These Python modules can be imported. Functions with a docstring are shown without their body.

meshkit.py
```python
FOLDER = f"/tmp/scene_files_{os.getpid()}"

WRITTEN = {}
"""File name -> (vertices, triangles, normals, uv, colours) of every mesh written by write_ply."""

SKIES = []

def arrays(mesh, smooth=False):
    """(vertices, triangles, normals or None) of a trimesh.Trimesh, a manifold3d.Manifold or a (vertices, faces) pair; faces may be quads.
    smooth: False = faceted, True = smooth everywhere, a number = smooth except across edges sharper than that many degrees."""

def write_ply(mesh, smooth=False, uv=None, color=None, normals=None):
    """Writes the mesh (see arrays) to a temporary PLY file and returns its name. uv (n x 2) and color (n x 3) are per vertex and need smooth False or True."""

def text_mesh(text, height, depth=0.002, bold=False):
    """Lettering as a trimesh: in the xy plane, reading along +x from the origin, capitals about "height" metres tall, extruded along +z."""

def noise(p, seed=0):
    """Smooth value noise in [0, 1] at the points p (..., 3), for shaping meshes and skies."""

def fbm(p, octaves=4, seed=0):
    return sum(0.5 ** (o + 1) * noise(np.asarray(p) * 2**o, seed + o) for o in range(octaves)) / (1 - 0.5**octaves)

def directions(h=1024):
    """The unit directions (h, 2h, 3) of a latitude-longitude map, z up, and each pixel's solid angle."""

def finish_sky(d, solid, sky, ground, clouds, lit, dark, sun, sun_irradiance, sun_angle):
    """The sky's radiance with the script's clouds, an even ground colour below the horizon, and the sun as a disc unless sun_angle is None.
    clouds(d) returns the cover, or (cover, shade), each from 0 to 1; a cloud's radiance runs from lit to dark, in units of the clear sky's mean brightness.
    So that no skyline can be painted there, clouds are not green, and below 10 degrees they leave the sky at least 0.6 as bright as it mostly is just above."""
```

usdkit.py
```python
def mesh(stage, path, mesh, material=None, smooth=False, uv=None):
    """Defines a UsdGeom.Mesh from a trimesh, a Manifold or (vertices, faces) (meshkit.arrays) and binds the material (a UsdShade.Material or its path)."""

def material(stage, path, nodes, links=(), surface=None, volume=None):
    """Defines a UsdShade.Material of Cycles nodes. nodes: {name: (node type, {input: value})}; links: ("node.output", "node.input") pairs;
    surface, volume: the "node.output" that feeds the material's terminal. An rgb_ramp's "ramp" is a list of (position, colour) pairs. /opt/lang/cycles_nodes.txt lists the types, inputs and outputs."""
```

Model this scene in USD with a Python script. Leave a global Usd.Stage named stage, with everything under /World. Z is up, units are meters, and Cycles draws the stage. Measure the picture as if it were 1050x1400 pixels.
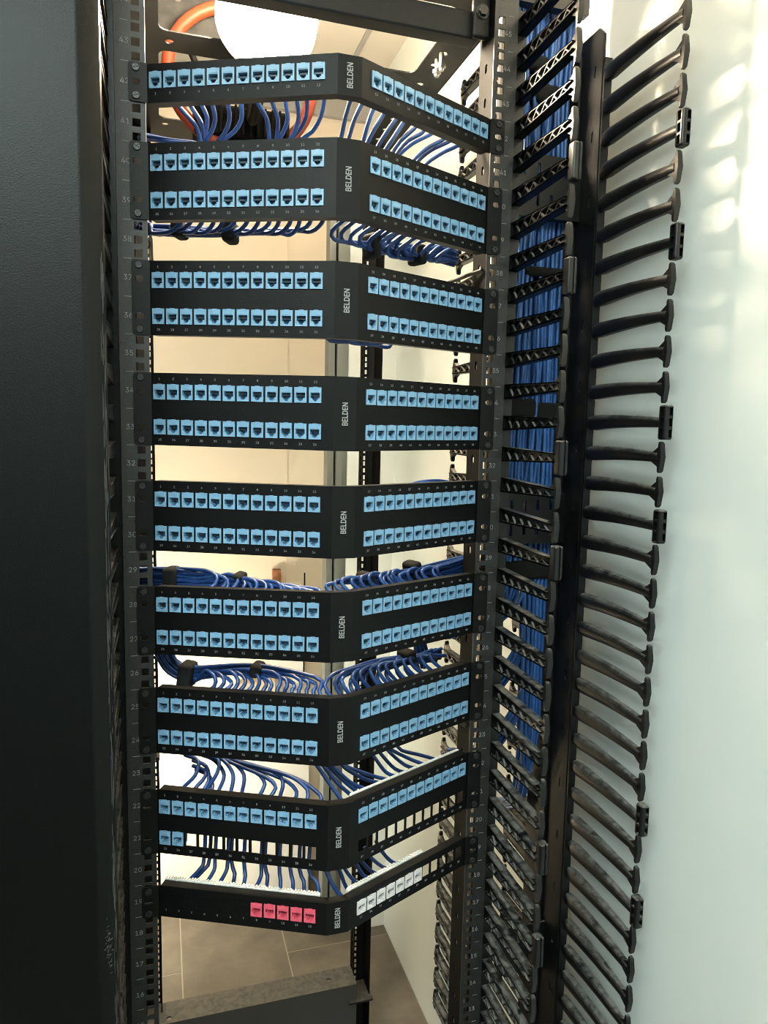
import math, random
import numpy as np, trimesh, manifold3d as m3
from shapely.geometry import Polygon, box as sbox, Point, LineString
from shapely.ops import unary_union
from pxr import Usd, UsdGeom, UsdLux, UsdShade, Sdf, Gf, Vt
import usdkit, meshkit

random.seed(7); rng = np.random.default_rng(7)
stage = Usd.Stage.CreateInMemory()
UsdGeom.SetStageUpAxis(stage, UsdGeom.Tokens.z); UsdGeom.SetStageMetersPerUnit(stage, 1.0)
UsdGeom.Xform.Define(stage, '/World'); UsdGeom.Scope.Define(stage, '/World/Looks')

# ------------------------------------------------------------------ camera
F = 990.987                                   # focal length in pixels of the 1050 x 1400 frame
CAM = np.array([-0.20952, -0.94542, 1.44506])
RIGHT = np.array([0.95607755, -0.29235585, 0.02106585])
UP = np.array([0.01221668, 0.11155203, 0.9936835])
FWD = np.array([0.29285912, 0.94978113, -0.11022401])
cam = UsdGeom.Camera.Define(stage, '/World/Camera')
cam.CreateHorizontalApertureAttr(36.0); cam.CreateVerticalApertureAttr(48.0)
cam.CreateFocalLengthAttr(36.0 * F / 1050.0); cam.CreateClippingRangeAttr(Gf.Vec2f(0.02, 50))
EXPOSURE = 0.0
cam.CreateExposureAttr(EXPOSURE)
M = np.eye(4); M[:3, 0], M[:3, 1], M[:3, 2], M[:3, 3] = RIGHT, UP, -FWD, CAM
cam.AddTransformOp().Set(Gf.Matrix4d(*M.T.ravel().tolist()))

# ------------------------------------------------------------------ light levels
LAMP_STRENGTH, LAMP_COLOR = 850.0, (1.0, 0.81, 0.56)        # the work lamp on the rack
AISLE_STRENGTH, AISLE_COLOR = 25.5, (0.83, 1.0, 0.96)       # ceiling panel over the aisle in front
FLOOD_STRENGTH, FLOOD_COLOR = 155.0, (1.0, 0.93, 0.72)       # floodlight standing on the floor of the room behind

def pt(px, py, ax, val):
    """World point that the photograph shows at (px, py) on the plane where coordinate ax equals val."""
    d = RIGHT * (px - 525) / F - UP * (py - 700) / F + FWD
    return CAM + (val - CAM[ax]) / d[ax] * d

U = 0.04445
XE, YB, XB = 0.2207, -0.0993, 0.0141           # panel: end of a wing, depth of the nose, half width of the nose
FLOOR_Z, CEIL_Z, WALL_X, STUB_Y, FAR_Y = -0.13, 2.53, 0.456, 1.12, 1.47

def wing_y(x):
    return min(0.0, YB * (1 - max(0, abs(x) - XB) / (XE - XB)))
def behind(px, py, off):
    """Point seen at (px, py), off metres behind the angled face of the panels."""
    y = 0.0
    for _ in range(6):
        y = wing_y(pt(px, py, 1, y)[0]) + off
    return pt(px, py, 1, y)

# ------------------------------------------------------------------ materials
L = '/World/Looks/'
def mat(name, base, rough=0.5, spec=0.5, metal=0.0, bump=0.0, bump_scale=400, var=0.0, var_scale=6, dust=0.0, dust_color=(0.17, 0.165, 0.15), emit=None, coat=0.0, trans=0.0, speck=0.0):
    n = {'p': ('principled_bsdf', {'base_color': base, 'roughness': rough, 'specular_ior_level': spec, 'metallic': metal, 'coat_weight': coat})}
    l = []
    n['g'] = ('geometry', {})
    last = None
    if var > 0:
        n['nv'] = ('noise_texture', {'scale': var_scale, 'detail': 6.0, 'roughness': 0.6})
        lo, hi = [c * (1 - var) for c in base], [min(1, c * (1 + var)) for c in base]
        n['rv'] = ('rgb_ramp', {'ramp': [(0.3, lo), (0.7, hi)]})
        l += [('g.position', 'nv.vector'), ('nv.fac', 'rv.fac')]
        last = 'rv.color'
    if speck > 0:                                # small pale dust grains
        n['ns'] = ('noise_texture', {'scale': 900.0, 'detail': 1.0})
        n['ms'] = ('map_range', {'from_min': 0.70, 'from_max': 0.78, 'to_max': speck, 'clamp': True})
        n['xs'] = ('mix_color', {'b': dust_color, 'a': base})
        l += [('g.position', 'ns.vector'), ('ns.fac', 'ms.value'), ('ms.result', 'xs.fac')]
        if last: l.append((last, 'xs.a'))
        last = 'xs.result'
    if dust > 0:                                 # dust that has settled on faces that look up, patchy
        n['sx'] = ('separate_xyz', {})
        n['mz'] = ('map_range', {'from_min': 0.15, 'from_max': 0.75, 'to_min': 0.0, 'to_max': 1.0, 'clamp': True})
        n['nd'] = ('noise_texture', {'scale': 60.0, 'detail': 5.0, 'roughness': 0.65, 'distortion': 0.6})
        n['md'] = ('map_range', {'from_min': 0.36, 'from_max': 0.60, 'to_min': 0.0, 'to_max': dust, 'clamp': True})
        n['mu'] = ('math', {'math_type': 'multiply'})
        n['xd'] = ('mix_color', {'a': base, 'b': dust_color})
        l += [('g.normal', 'sx.vector'), ('sx.z', 'mz.value'), ('g.position', 'nd.vector'), ('nd.fac', 'md.value'),
              ('mz.result', 'mu.value1'), ('md.result', 'mu.value2'), ('mu.value', 'xd.fac')]
        if last: l.append((last, 'xd.a'))
        last = 'xd.result'
    if last: l.append((last, 'p.base_color'))
    if bump > 0:
        n['nb'] = ('noise_texture', {'scale': bump_scale, 'detail': 3.0})
        n['b'] = ('bump', {'strength': bump, 'distance': 0.001})
        l += [('g.position', 'nb.vector'), ('nb.fac', 'b.height'), ('b.normal', 'p.normal')]
    if emit:
        n['p'][1].update({'emission_color': emit[0], 'emission_strength': emit[1]})
    return usdkit.material(stage, L + name, n, l, surface='p.BSDF')

BLACK = mat('black_powder_coat', (0.0022, 0.0025, 0.0025), 0.44, 0.20, bump=0.25, bump_scale=900)
RACK = mat('rack_black', (0.0045, 0.0047, 0.0047), 0.5, 0.28, bump=0.3, bump_scale=700, dust=0.35)
POSTM = mat('rail_black', (0.007, 0.0072, 0.007), 0.5, 0.62, bump=0.4, bump_scale=500, var=0.5, var_scale=120, speck=0.35, dust_color=(0.10, 0.10, 0.095))
FLANGE = mat('flange_black', (0.004, 0.004, 0.004), 0.7, 0.06)
PLASTIC = mat('manager_black_plastic', (0.0045, 0.0047, 0.0047), 0.34, 0.36, bump=0.15, bump_scale=250, dust=0.85, var=0.3, var_scale=40)
SMUDGED = mat('dusty_side_panel', (0.005, 0.0052, 0.0052), 0.5, 0.2, bump=0.2, bump_scale=300, dust=0.5, var=0.85, var_scale=28)
DOOR = mat('door_satin_black', (0.0008, 0.0012, 0.0012), 0.42, 0.20, bump=0.25, bump_scale=600, speck=0.10)
BLUE = mat('jack_light_blue', (0.165, 0.31, 0.46), 0.38, 0.5)
BLUEIN = mat('contact_insert', (0.03, 0.06, 0.09), 0.4, 0.5)
RED = mat('jack_pink_red', (0.62, 0.085, 0.13), 0.38, 0.5)
REDIN = mat('contact_insert_red', (0.20, 0.008, 0.02), 0.4, 0.5)
WHITEJ = mat('jack_white', (0.60, 0.56, 0.56), 0.4, 0.5)
WHITEIN = mat('contact_insert_white', (0.36, 0.34, 0.34), 0.4, 0.5)
PRINT = mat('grey_print', (0.21, 0.21, 0.21), 0.6, 0.3)
LOGO = mat('silver_print', (0.27, 0.27, 0.27), 0.5, 0.4)
SCREW = mat('black_screw', (0.012, 0.012, 0.012), 0.4, 0.5)
STEEL = mat('bright_bolt_steel', (0.55, 0.54, 0.50), 0.3, 0.5, metal=1.0)
CABLE = [mat('cable_blue_a', (0.010, 0.040, 0.155), 0.36, 0.5), mat('cable_blue_b', (0.008, 0.030, 0.120), 0.36, 0.5), mat('cable_blue_c', (0.016, 0.054, 0.185), 0.34, 0.5)]
VCABLE = [mat('trunk_cable_a', (0.030, 0.105, 0.32), 0.36, 0.5), mat('trunk_cable_b', (0.022, 0.082, 0.26), 0.36, 0.5), mat('trunk_cable_c', (0.044, 0.130, 0.37), 0.36, 0.5)]
VELCRO = mat('black_hook_loop_strap', (0.012, 0.012, 0.012), 0.9, 0.2, bump=0.6, bump_scale=1500)
WALLM = mat('white_wall_paint', (0.75, 0.79, 0.765), 0.6, 0.35, bump=0.08, bump_scale=60, var=0.015, var_scale=3)
FARM = mat('cream_wall_paint', (0.72, 0.625, 0.50), 0.7, 0.3, bump=0.08, bump_scale=60, var=0.03, var_scale=2)
CEILM = mat('ceiling_paint', (0.60, 0.56, 0.50), 0.8, 0.3)
WEAR = mat('worn_paint_grey', (0.055, 0.055, 0.052), 0.6, 0.3)
ROOMM = mat('dim_room_paint', (0.16, 0.17, 0.17), 0.8, 0.2)
GREYTRIM = mat('grey_trim', (0.34, 0.33, 0.31), 0.6, 0.3)
ALU = mat('brushed_aluminium', (0.20, 0.215, 0.20), 0.45, 0.4, metal=0.3)
TILE = [mat('floor_tile_a', (0.130, 0.111, 0.090), 0.55, 0.4, var=0.30, var_scale=9, bump=0.2, bump_scale=50, speck=0.3),
        mat('floor_tile_b', (0.120, 0.103, 0.083), 0.55, 0.4, var=0.32, var_scale=7, bump=0.2, bump_scale=50, speck=0.3)]
GROUT = mat('floor_grout', (0.30, 0.27, 0.23), 0.8, 0.2)
ORANGE = mat('orange_plastic', (0.17, 0.020, 0.005), 0.5, 0.25)
LAMPBODY = mat('lamp_black', (0.0025, 0.0025, 0.0025), 0.7, 0.12)
GALV = mat('galvanised_plate', (0.014, 0.014, 0.013), 0.5, 0.3, metal=0.0, var=0.7, var_scale=30)
LAMPGLOW = mat('lamp_glow', (1, 1, 1), 0.5, 0.0, emit=(LAMP_COLOR, LAMP_STRENGTH))
FLOODGLOW = mat('flood_glow', (0.9, 0.9, 0.9), 0.5, 0.0, emit=(FLOOD_COLOR, FLOOD_STRENGTH))
AISLEGLOW = mat('ceiling_panel_glow', (0.9, 0.9, 0.9), 0.5, 0.0, emit=(AISLE_COLOR, AISLE_STRENGTH))
WHITEP = mat('white_plastic', (0.66, 0.64, 0.60), 0.45, 0.4)
WOOD = mat('brown_wood', (0.30, 0.12, 0.05), 0.5, 0.4, var=0.35, var_scale=25)
BEIGE = mat('beige_paper', (0.62, 0.46, 0.28), 0.7, 0.3)
DUSTYPAN = mat('dusty_base_pan', (0.05, 0.05, 0.047), 0.6, 0.4, dust=0.9, dust_color=(0.10, 0.095, 0.082), bump=0.3, bump_scale=120)

# ------------------------------------------------------------------ scene helpers
taken = {}
def numbered(parent, name):
    k = (str(parent), name); n = taken.get(k, 0); taken[k] = n + 1
    return name if n == 0 else f'{name}_{n:03d}'
def path_of(parent):
    return '/World' if parent is None else str(parent.GetPath())
def obj(name, mesh, m, parent=None, smooth=False, label=None, kind=None):
    pp = path_of(parent)
    o = usdkit.mesh(stage, pp + '/' + numbered(pp, name), mesh, m, smooth=smooth).GetPrim()
    if label: o.SetCustomDataByKey('label', label)
    if kind: o.SetCustomDataByKey('kind', kind)
    return o
def tag(o, label, cat, group=None):
    o.SetCustomDataByKey('label', label); o.SetCustomDataByKey('category', cat)
    if group: o.SetCustomDataByKey('group', group)
    return o
def thing(name, label, cat, group=None, loc=None):
    x = UsdGeom.Xform.Define(stage, '/World/' + numbered('/World', name))
    if loc is not None: x.AddTranslateOp().Set(Gf.Vec3d(*map(float, loc)))
    return tag(x.GetPrim(), label, cat, group)
def struct(name, mesh, m, label=None, **k):
    o = obj(name, mesh, m, None, **k); o.SetCustomDataByKey('kind', 'structure')
    if label: o.SetCustomDataByKey('label', label)
    return o

class MB:
    """Collects pieces of one mesh."""
    def __init__(s): s.v, s.f, s.n = [], [], 0
    def add(s, v, f=None, T=None):
        if f is None: v, f, _ = meshkit.arrays(v)
        v = np.asarray(v, float); f = np.asarray(f, int)
        if f.shape[1] == 4: f = np.vstack([f[:, [0, 1, 2]], f[:, [0, 2, 3]]])
        if T is not None: v = v @ T[:3, :3].T + T[:3, 3]
        s.v.append(v); s.f.append(f + s.n); s.n += len(v); return s
    def box(s, x0, x1, y0, y1, z0, z1, T=None):
        v = [[x, y, z] for x in (x0, x1) for y in (y0, y1) for z in (z0, z1)]
        f = [[0, 1, 3, 2], [4, 6, 7, 5], [0, 4, 5, 1], [2, 3, 7, 6], [0, 2, 6, 4], [1, 5, 7, 3]]
        return s.add(v, f, T)
    def poly(s, p, h, T=None):
        for g in (p.geoms if hasattr(p, 'geoms') else [p]):
            if g.is_empty: continue
            m = trimesh.creation.extrude_polygon(g, h); s.add(m.vertices, m.faces, T)
        return s
    def get(s): return np.vstack(s.v), np.vstack(s.f)

def frame(o, u, v, n):
    T = np.eye(4); T[:3, 0], T[:3, 1], T[:3, 2], T[:3, 3] = u, v, n, o
    return T
def rbox(x0, x1, y0, y1, z0, z1, r=0.003, seg=8):
    """A box with rounded edges."""
    r = min(r, (x1 - x0) / 2.01, (y1 - y0) / 2.01, (z1 - z0) / 2.01)
    s = m3.Manifold.sphere(r, seg)
    return m3.Manifold.batch_hull([s.translate((x, y, z)) for x in (x0 + r, x1 - r) for y in (y0 + r, y1 - r) for z in (z0 + r, z1 - r)])
def spline(P, n=None, step=0.006):
    P = np.asarray(P, float)
    if len(P) == 2: P = np.array([P[0], P.mean(0), P[1]])
    Q = np.vstack([2 * P[0] - P[1], P, 2 * P[-1] - P[-2]])
    out = []
    for i in range(1, len(Q) - 2):
        a, b, c, d = Q[i - 1:i + 3]
        k = max(2, min(12, int(np.linalg.norm(c - b) / step)))
        for t in np.linspace(0, 1, k, endpoint=False):
            out.append(0.5 * ((2 * b) + (-a + c) * t + (2 * a - 5 * b + 4 * c - d) * t * t + (-a + 3 * b - 3 * c + d) * t ** 3))
    out.append(P[-1]); return np.array(out)
def tube(P, r, sides=7, smooth_path=True, step=0.006):
    """Round tube along a path, with capped ends."""
    P = spline(P, step=step) if smooth_path else np.asarray(P, float)
    T = np.gradient(P, axis=0); T /= np.linalg.norm(T, axis=1, keepdims=True) + 1e-12
    ref = np.array([0.31, 0.83, 0.46]); a = np.cross(T[0], ref); a /= np.linalg.norm(a)
    A = []
    for t in T:
        a = a - t * (a @ t); a /= np.linalg.norm(a); A.append(a)
    A = np.array(A); B = np.cross(T, A)
    th = np.linspace(0, 2 * np.pi, sides, endpoint=False)
    R = np.broadcast_to(np.asarray(r, float), (len(P),))
    V = (P[:, None] + R[:, None, None] * (A[:, None] * np.cos(th)[None, :, None] + B[:, None] * np.sin(th)[None, :, None])).reshape(-1, 3)
    i = np.arange(len(P) - 1)[:, None] * sides; j = np.arange(sides)[None]; k = (j + 1) % sides
    q = np.stack([i + j, i + k, i + sides + k, i + sides + j], -1).reshape(-1, 4)
    f = np.vstack([q[:, [0, 1, 2]], q[:, [0, 2, 3]]])
    caps = [[0, x + 1, x] for x in range(1, sides - 1)]; e = (len(P) - 1) * sides
    caps += [[e, e + x, e + x + 1] for x in range(1, sides - 1)]
    return V, np.vstack([f, caps])
TEXT = {}
def text(s, h, bold=False):
    if (s, h, bold) not in TEXT:
        v, f, _ = meshkit.arrays(meshkit.text_mesh(s, h, 0.0003, bold)); v = np.array(v)
        v[:, :2] -= (v[:, :2].min(0) + v[:, :2].max(0)) / 2
        TEXT[(s, h, bold)] = (v, f)
    return TEXT[(s, h, bold)]
def rrect(x0, y0, x1, y1, r):
    return sbox(x0 + r, y0 + r, x1 - r, y1 - r).buffer(r, 3)

# ================================================================== the setting
def slab(x0, x1, y0, y1, z0, z1): return MB().box(x0, x1, y0, y1, z0, z1).get()
XL, YF = -2.4, -3.0
struct('wall_right', slab(WALL_X, WALL_X + 0.12, YF, FAR_Y + 0.1, FLOOR_Z, CEIL_Z), WALLM, 'smooth white painted side wall right of the rack')
struct('wall_back', slab(0.311, WALL_X, STUB_Y, STUB_Y + 0.06, FLOOR_Z, 2.12), WALLM, 'short white wall return behind the rack')
struct('wall_far', slab(XL, WALL_X, FAR_Y, FAR_Y + 0.1, FLOOR_Z, CEIL_Z), FARM, 'cream wall of the room behind the rack')
struct('wall_left', slab(XL - 0.1, XL, YF, FAR_Y + 0.1, FLOOR_Z, CEIL_Z), ROOMM, 'dark grey wall at the far left of the room')
struct('wall_front', slab(XL - 0.1, WALL_X + 0.1, YF - 0.1, YF, FLOOR_Z, CEIL_Z), ROOMM, 'dark grey wall on the other side of the aisle')
struct('ceiling', slab(XL - 0.1, WALL_X + 0.12, YF - 0.1, FAR_Y + 0.1, CEIL_Z, CEIL_Z + 0.08), CEILM, 'warm white ceiling')
# ceiling joint, grey cornice on the far wall, vertical joint strip, aluminium door frame
struct('trim_1', slab(0.338, 0.352, 0.2, FAR_Y, CEIL_Z - 0.004, CEIL_Z), GREYTRIM, 'thin grey joint strip running along the ceiling')
struct('trim_2', slab(-2.3, WALL_X, FAR_Y - 0.02, FAR_Y, 2.445, 2.50), GREYTRIM, 'grey cornice strip high on the cream wall')
struct('trim_3', slab(0.190, 0.1935, FAR_Y - 0.004, FAR_Y, FLOOR_Z, 2.44), FARM, 'thin vertical joint strip on the cream wall')
df = struct('door_1', MB().box(0.252, 0.270, STUB_Y, STUB_Y + 0.05, FLOOR_Z, 2.12).get(), ALU, 'brushed aluminium upright of the door frame behind the rack')
obj('groove_strip', MB().box(0.270, 0.276, STUB_Y + 0.012, STUB_Y + 0.05, FLOOR_Z, 2.12).get(), LAMPBODY, df, label='dark groove of the frame')
obj('frame_profile', MB().box(0.276, 0.294, STUB_Y - 0.006, STUB_Y + 0.05, FLOOR_Z, 2.12).get(), ALU, df)
obj('frame_lip', MB().box(0.294, 0.311, STUB_Y + 0.006, STUB_Y + 0.05, FLOOR_Z, 2.12).get(), ALU, df)
fl = struct('floor', slab(XL - 0.1, WALL_X + 0.1, YF - 0.1, FAR_Y + 0.1, FLOOR_Z - 0.08, FLOOR_Z - 0.0008), GROUT, 'grey brown tiled floor with pale joints')
k = 0
for i in range(-4, 2):
    x0 = -0.170 + 0.307 * i; x1 = x0 + 0.307 if i < 1 else WALL_X
    for j in range(-1, 3):
        y0 = 1.078 + 0.61 * (j - 1) + (0.305 if i == 0 else 0.0); y1 = min(y0 + 0.61, FAR_Y)
        if x1 - x0 < 0.02 or y1 - y0 < 0.02 or y1 < 0.3: continue
        g = 0.0018
        obj('tile', MB().box(x0 + g, x1 - g, max(y0, 0.1) + g, y1 - g, FLOOR_Z - 0.003, FLOOR_Z + 0.0004 * (k % 3 == 0)).get(), TILE[k % 2], fl); k += 1
obj('near_tiling', MB().box(XL, WALL_X, YF, 0.1, FLOOR_Z - 0.003, FLOOR_Z).get(), TILE[0], fl, kind='stuff')
obj('side_tiling', MB().box(XL, -1.40, 0.1, FAR_Y, FLOOR_Z - 0.003, FLOOR_Z).get(), TILE[1], fl, kind='stuff')

# ceiling lamp over the aisle in front of the rack
cl = thing('ceiling_light', 'square white light panel in the ceiling over the aisle', 'ceiling light', loc=(-0.75, -1.75, CEIL_Z))
obj('light_frame', MB().poly(sbox(-0.66, -0.66, 0.66, 0.66).difference(sbox(-0.6, -0.6, 0.6, 0.6)), 0.03, frame((0, 0, -0.03), (1, 0, 0), (0, 1, 0), (0, 0, 1))).get(), WHITEP, cl)
obj('diffuser', MB().box(-0.6, 0.6, -0.6, 0.6, -0.018, -0.012).get(), AISLEGLOW, cl)

# floodlight on a low stand in the room behind the rack, turned to the cream wall
fq = thing('floodlight', 'low black floodlight on a stand facing the cream wall in the room behind', 'lamp', loc=(-0.58, 0.80, FLOOR_Z))
ca, sa = math.cos(0.3), math.sin(0.3)
yw = math.radians(-3); Rz = np.array([[math.cos(yw), -math.sin(yw), 0], [math.sin(yw), math.cos(yw), 0], [0, 0, 1.0]])
FT = frame((0, 0, 0.46), Rz @ (-1, 0, 0), Rz @ (0, -sa, ca), Rz @ (0, ca, sa))
def fl_mesh(man): v, f, _ = meshkit.arrays(man); return v @ FT[:3, :3].T + FT[:3, 3], f
obj('housing', fl_mesh(rbox(-0.16, 0.16, -0.11, 0.11, -0.07, 0.0, 0.012) - m3.Manifold.cube((0.29, 0.19, 0.06), True)), LAMPBODY, fq, smooth=30)
obj('lens', fl_mesh(m3.Manifold.cube((0.288, 0.188, 0.004), True).translate((0, 0, -0.012))), FLOODGLOW, fq)
obj('bracket', MB().add(*tube([(-0.175, 0, 0.46), (-0.175, 0, 0.30), (0, 0, 0.29), (0.175, 0, 0.30), (0.175, 0, 0.46)], 0.008, 8, False)).get(), LAMPBODY, fq, smooth=40)
obj('foot', MB().add(*tube([(-0.2, -0.14, 0.010), (-0.2, 0.14, 0.010)], 0.010, 8, False)).add(*tube([(0.2, -0.14, 0.010), (0.2, 0.14, 0.010)], 0.010, 8, False)).add(*tube([(-0.2, 0, 0.010), (-0.1, 0, 0.15), (0, 0, 0.29), (0.1, 0, 0.15), (0.2, 0, 0.010)], 0.010, 8, False)).get(), LAMPBODY, fq, smooth=40)

# ================================================================== rack
rack = thing('equipment_rack', 'tall black four-post equipment rack with numbered rail units', 'rack')
ZT = 2.046
def rail_poly(x0, x1, hx, z0, z1, hole=0.0095, u0=1, u1=45):
    p = sbox(x0, z0, x1, z1); H = []
    for n in range(u0, u1 + 1):
        for d in (0.00635, 0.02225, 0.0381):
            z = (n - 1) * U + d
            H.append(sbox(hx - hole / 2, z - hole / 2, hx + hole / 2, z + hole / 2))
    return p.difference(unary_union(H))
def side_poly(y0, y1, z0, z1, w=0.007, h=0.012, first=0.03):
    p = sbox(y0, z0, y1, z1)
    H = [rrect((y0 + y1) / 2 - w / 2, z - h / 2, (y0 + y1) / 2 + w / 2, z + h / 2, 0.003) for z in np.arange(first, z1 - 0.03, U)]
    return p.difference(unary_union(H))
RZ = frame((0, 0, 0), (1, 0, 0), (0, 0, 1), (0, -1, 0))          # (x, z) polygon extruded towards the viewer
SX = lambda x: frame((x, 0, 0), (0, 1, 0), (0, 0, 1), (1, 0, 0))  # (y, z) polygon extruded along +x
def at_y(y): T = RZ.copy(); T[1, 3] = y; return T
for s, yf, d, nm in ((-1, 0.0, 1, 'front_post'), (1, 0.0, 1, 'front_post'), (-1, 0.66, -1, 'rear_post'), (1, 0.66, -1, 'rear_post')):
    m = MB()
    a, b = sorted((s * 0.2222, s * 0.2563))
    m.poly(rail_poly(a, b, s * 0.2326, FLOOR_Z, ZT if d > 0 else 2.03), 0.002, at_y(yf + (0.002 if d > 0 else 0)))
    po = obj(nm, m.get(), POSTM if d > 0 else RACK, rack); m = MB()
    ya, yb = sorted((yf + d * 0.002, yf + d * 0.046))
    m.poly(side_poly(ya, yb, FLOOR_Z, ZT) if d > 0 else rail_poly(0.628, 0.658, 0.643, FLOOR_Z, 2.03), 0.002, SX(s * 0.2222 - (0.002 if s < 0 else 0.0)))
    m.box(*sorted((s * 0.2543, s * 0.2563)), ya if d > 0 else 0.60, yb, FLOOR_Z, ZT if d > 0 else 2.03)
    obj('side_flange', m.get(), FLANGE, po)
# unit numbers and tick marks printed on the front rails
for s in (-1, 1):
    m = MB()
    for n in range(12, 46):
        v, f = text(str(n), 0.0062)
        m.add(v, f, frame((s * 0.2453 if s < 0 else 0.2418, -0.0003, (n - 0.5) * U), (1, 0, 0), (0, 0, 1), (0, -1, 0)))
        m.box(-0.2495 if s < 0 else 0.2425, -0.2405 if s < 0 else 0.2500, -0.0003, 0.0001, n * U - 0.0003, n * U + 0.0003)
    obj('unit_numbers', m.get(), PRINT, rack, label='pale printed rail unit numbers', kind='stuff')
# top: front cross bar, its bolts, the pan with two openings and a row of holes
m = MB().add(rbox(-0.2115, 0.2115, 0.022, 0.05, 1.976, 2.011, 0.003)); obj('top_bar', m.get(), RACK, rack, smooth=30)
for s in (-1, 1):
    g = obj('gusset_plate', MB().add(rbox(*sorted((s * 0.196, s * 0.2220)), 0.012, 0.022, 1.974, 2.030, 0.004)).get(), RACK, rack, smooth=30)
    b = MB().add(trimesh.creation.cylinder(0.0065, 0.006, sections=6), T=frame((s * 0.209, 0.009, 2.006), (1, 0, 0), (0, 0, 1), (0, -1, 0)))
    b.add(trimesh.creation.cylinder(0.0092, 0.002, sections=20), T=frame((s * 0.209, 0.0115, 2.006), (1, 0, 0), (0, 0, 1), (0, -1, 0)))
    obj('hex_bolt', b.get(), SCREW, g)
pan = sbox(-0.2563, 0.004, 0.2563, 0.69)
H = [rrect(-0.206, 0.055, 0.195, 0.252, 0.014), rrect(-0.206, 0.312, 0.195, 0.575, 0.014)]
for y in (0.10, 0.1365, 0.177, 0.215, 0.2837, 0.33, 0.38, 0.43, 0.48, 0.53, 0.60): H.append(Point(0.217, y).buffer(0.0065, 6)); 
for x, y in ((-0.190, 0.2824), (-0.194, 0.602), (-0.1, 0.635), (0.05, 0.635), (0.15, 0.635)): H.append(Point(x, y).buffer(0.0065, 6))
m = MB().poly(pan.difference(unary_union(H)), 0.002, frame((0, 0, 2.030), (1, 0, 0), (0, 1, 0), (0, 0, 1)))
for s in (-1, 1): m.box(*sorted((s * 0.2545, s * 0.2565)), 0.004, 0.69, 2.030, 2.075)
obj('top_pan', m.get(), RACK, rack)
for y, z, mm in ((0.175, 2.017, STEEL), (0.195, 2.017, STEEL)):
    obj('hanging_bolt', MB().add(trimesh.creation.cylinder(0.004, 0.026, sections=10), T=frame((0.214, y, z), (1, 0, 0), (0, 1, 0), (0, 0, 1))).add(trimesh.creation.cylinder(0.007, 0.005, sections=6), T=frame((0.214, y, z - 0.006), (1, 0, 0), (0, 1, 0), (0, 0, 1))).get(), mm, rack, label='bright steel bolt')
# base: rear pan with a dusty top, cross member in front, side members
bp = sbox(-0.2545, 0.592, 0.2215, 0.655).difference(unary_union([Point(-0.208, 0.606).buffer(0.006, 6), Point(0.160, 0.622).buffer(0.006, 6)]))
m = MB().poly(bp, 0.003, frame((0, 0, 0.130), (1, 0, 0), (0, 1, 0), (0, 0, 1))).box(-0.2545, 0.2215, 0.592, 0.595, -0.02, 0.130)
obj('base_pan', m.get(), DUSTYPAN, rack)
obj('base_beam', MB().add(rbox(-0.2545, 0.2545, 0.64, 0.69, -0.06, 0.04, 0.003)).get(), RACK, rack, smooth=30)
obj('base_beam', MB().add(rbox(-0.2545, 0.2545, 0.0025, 0.044, -0.125, -0.03, 0.003)).get(), RACK, rack, smooth=30)
for s in (-1, 1):
    obj('side_beam', MB().add(rbox(*sorted((s * 0.2265, s * 0.2540)), 0.047, 0.585, -0.125, -0.03, 0.003)).get(), RACK, rack, smooth=30)
ft = obj('foot_plate', MB().add(rbox(0.200, 0.262, 0.585, 0.652, 0.085, 0.093, 0.003)).get(), RACK, rack, smooth=30)

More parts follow.
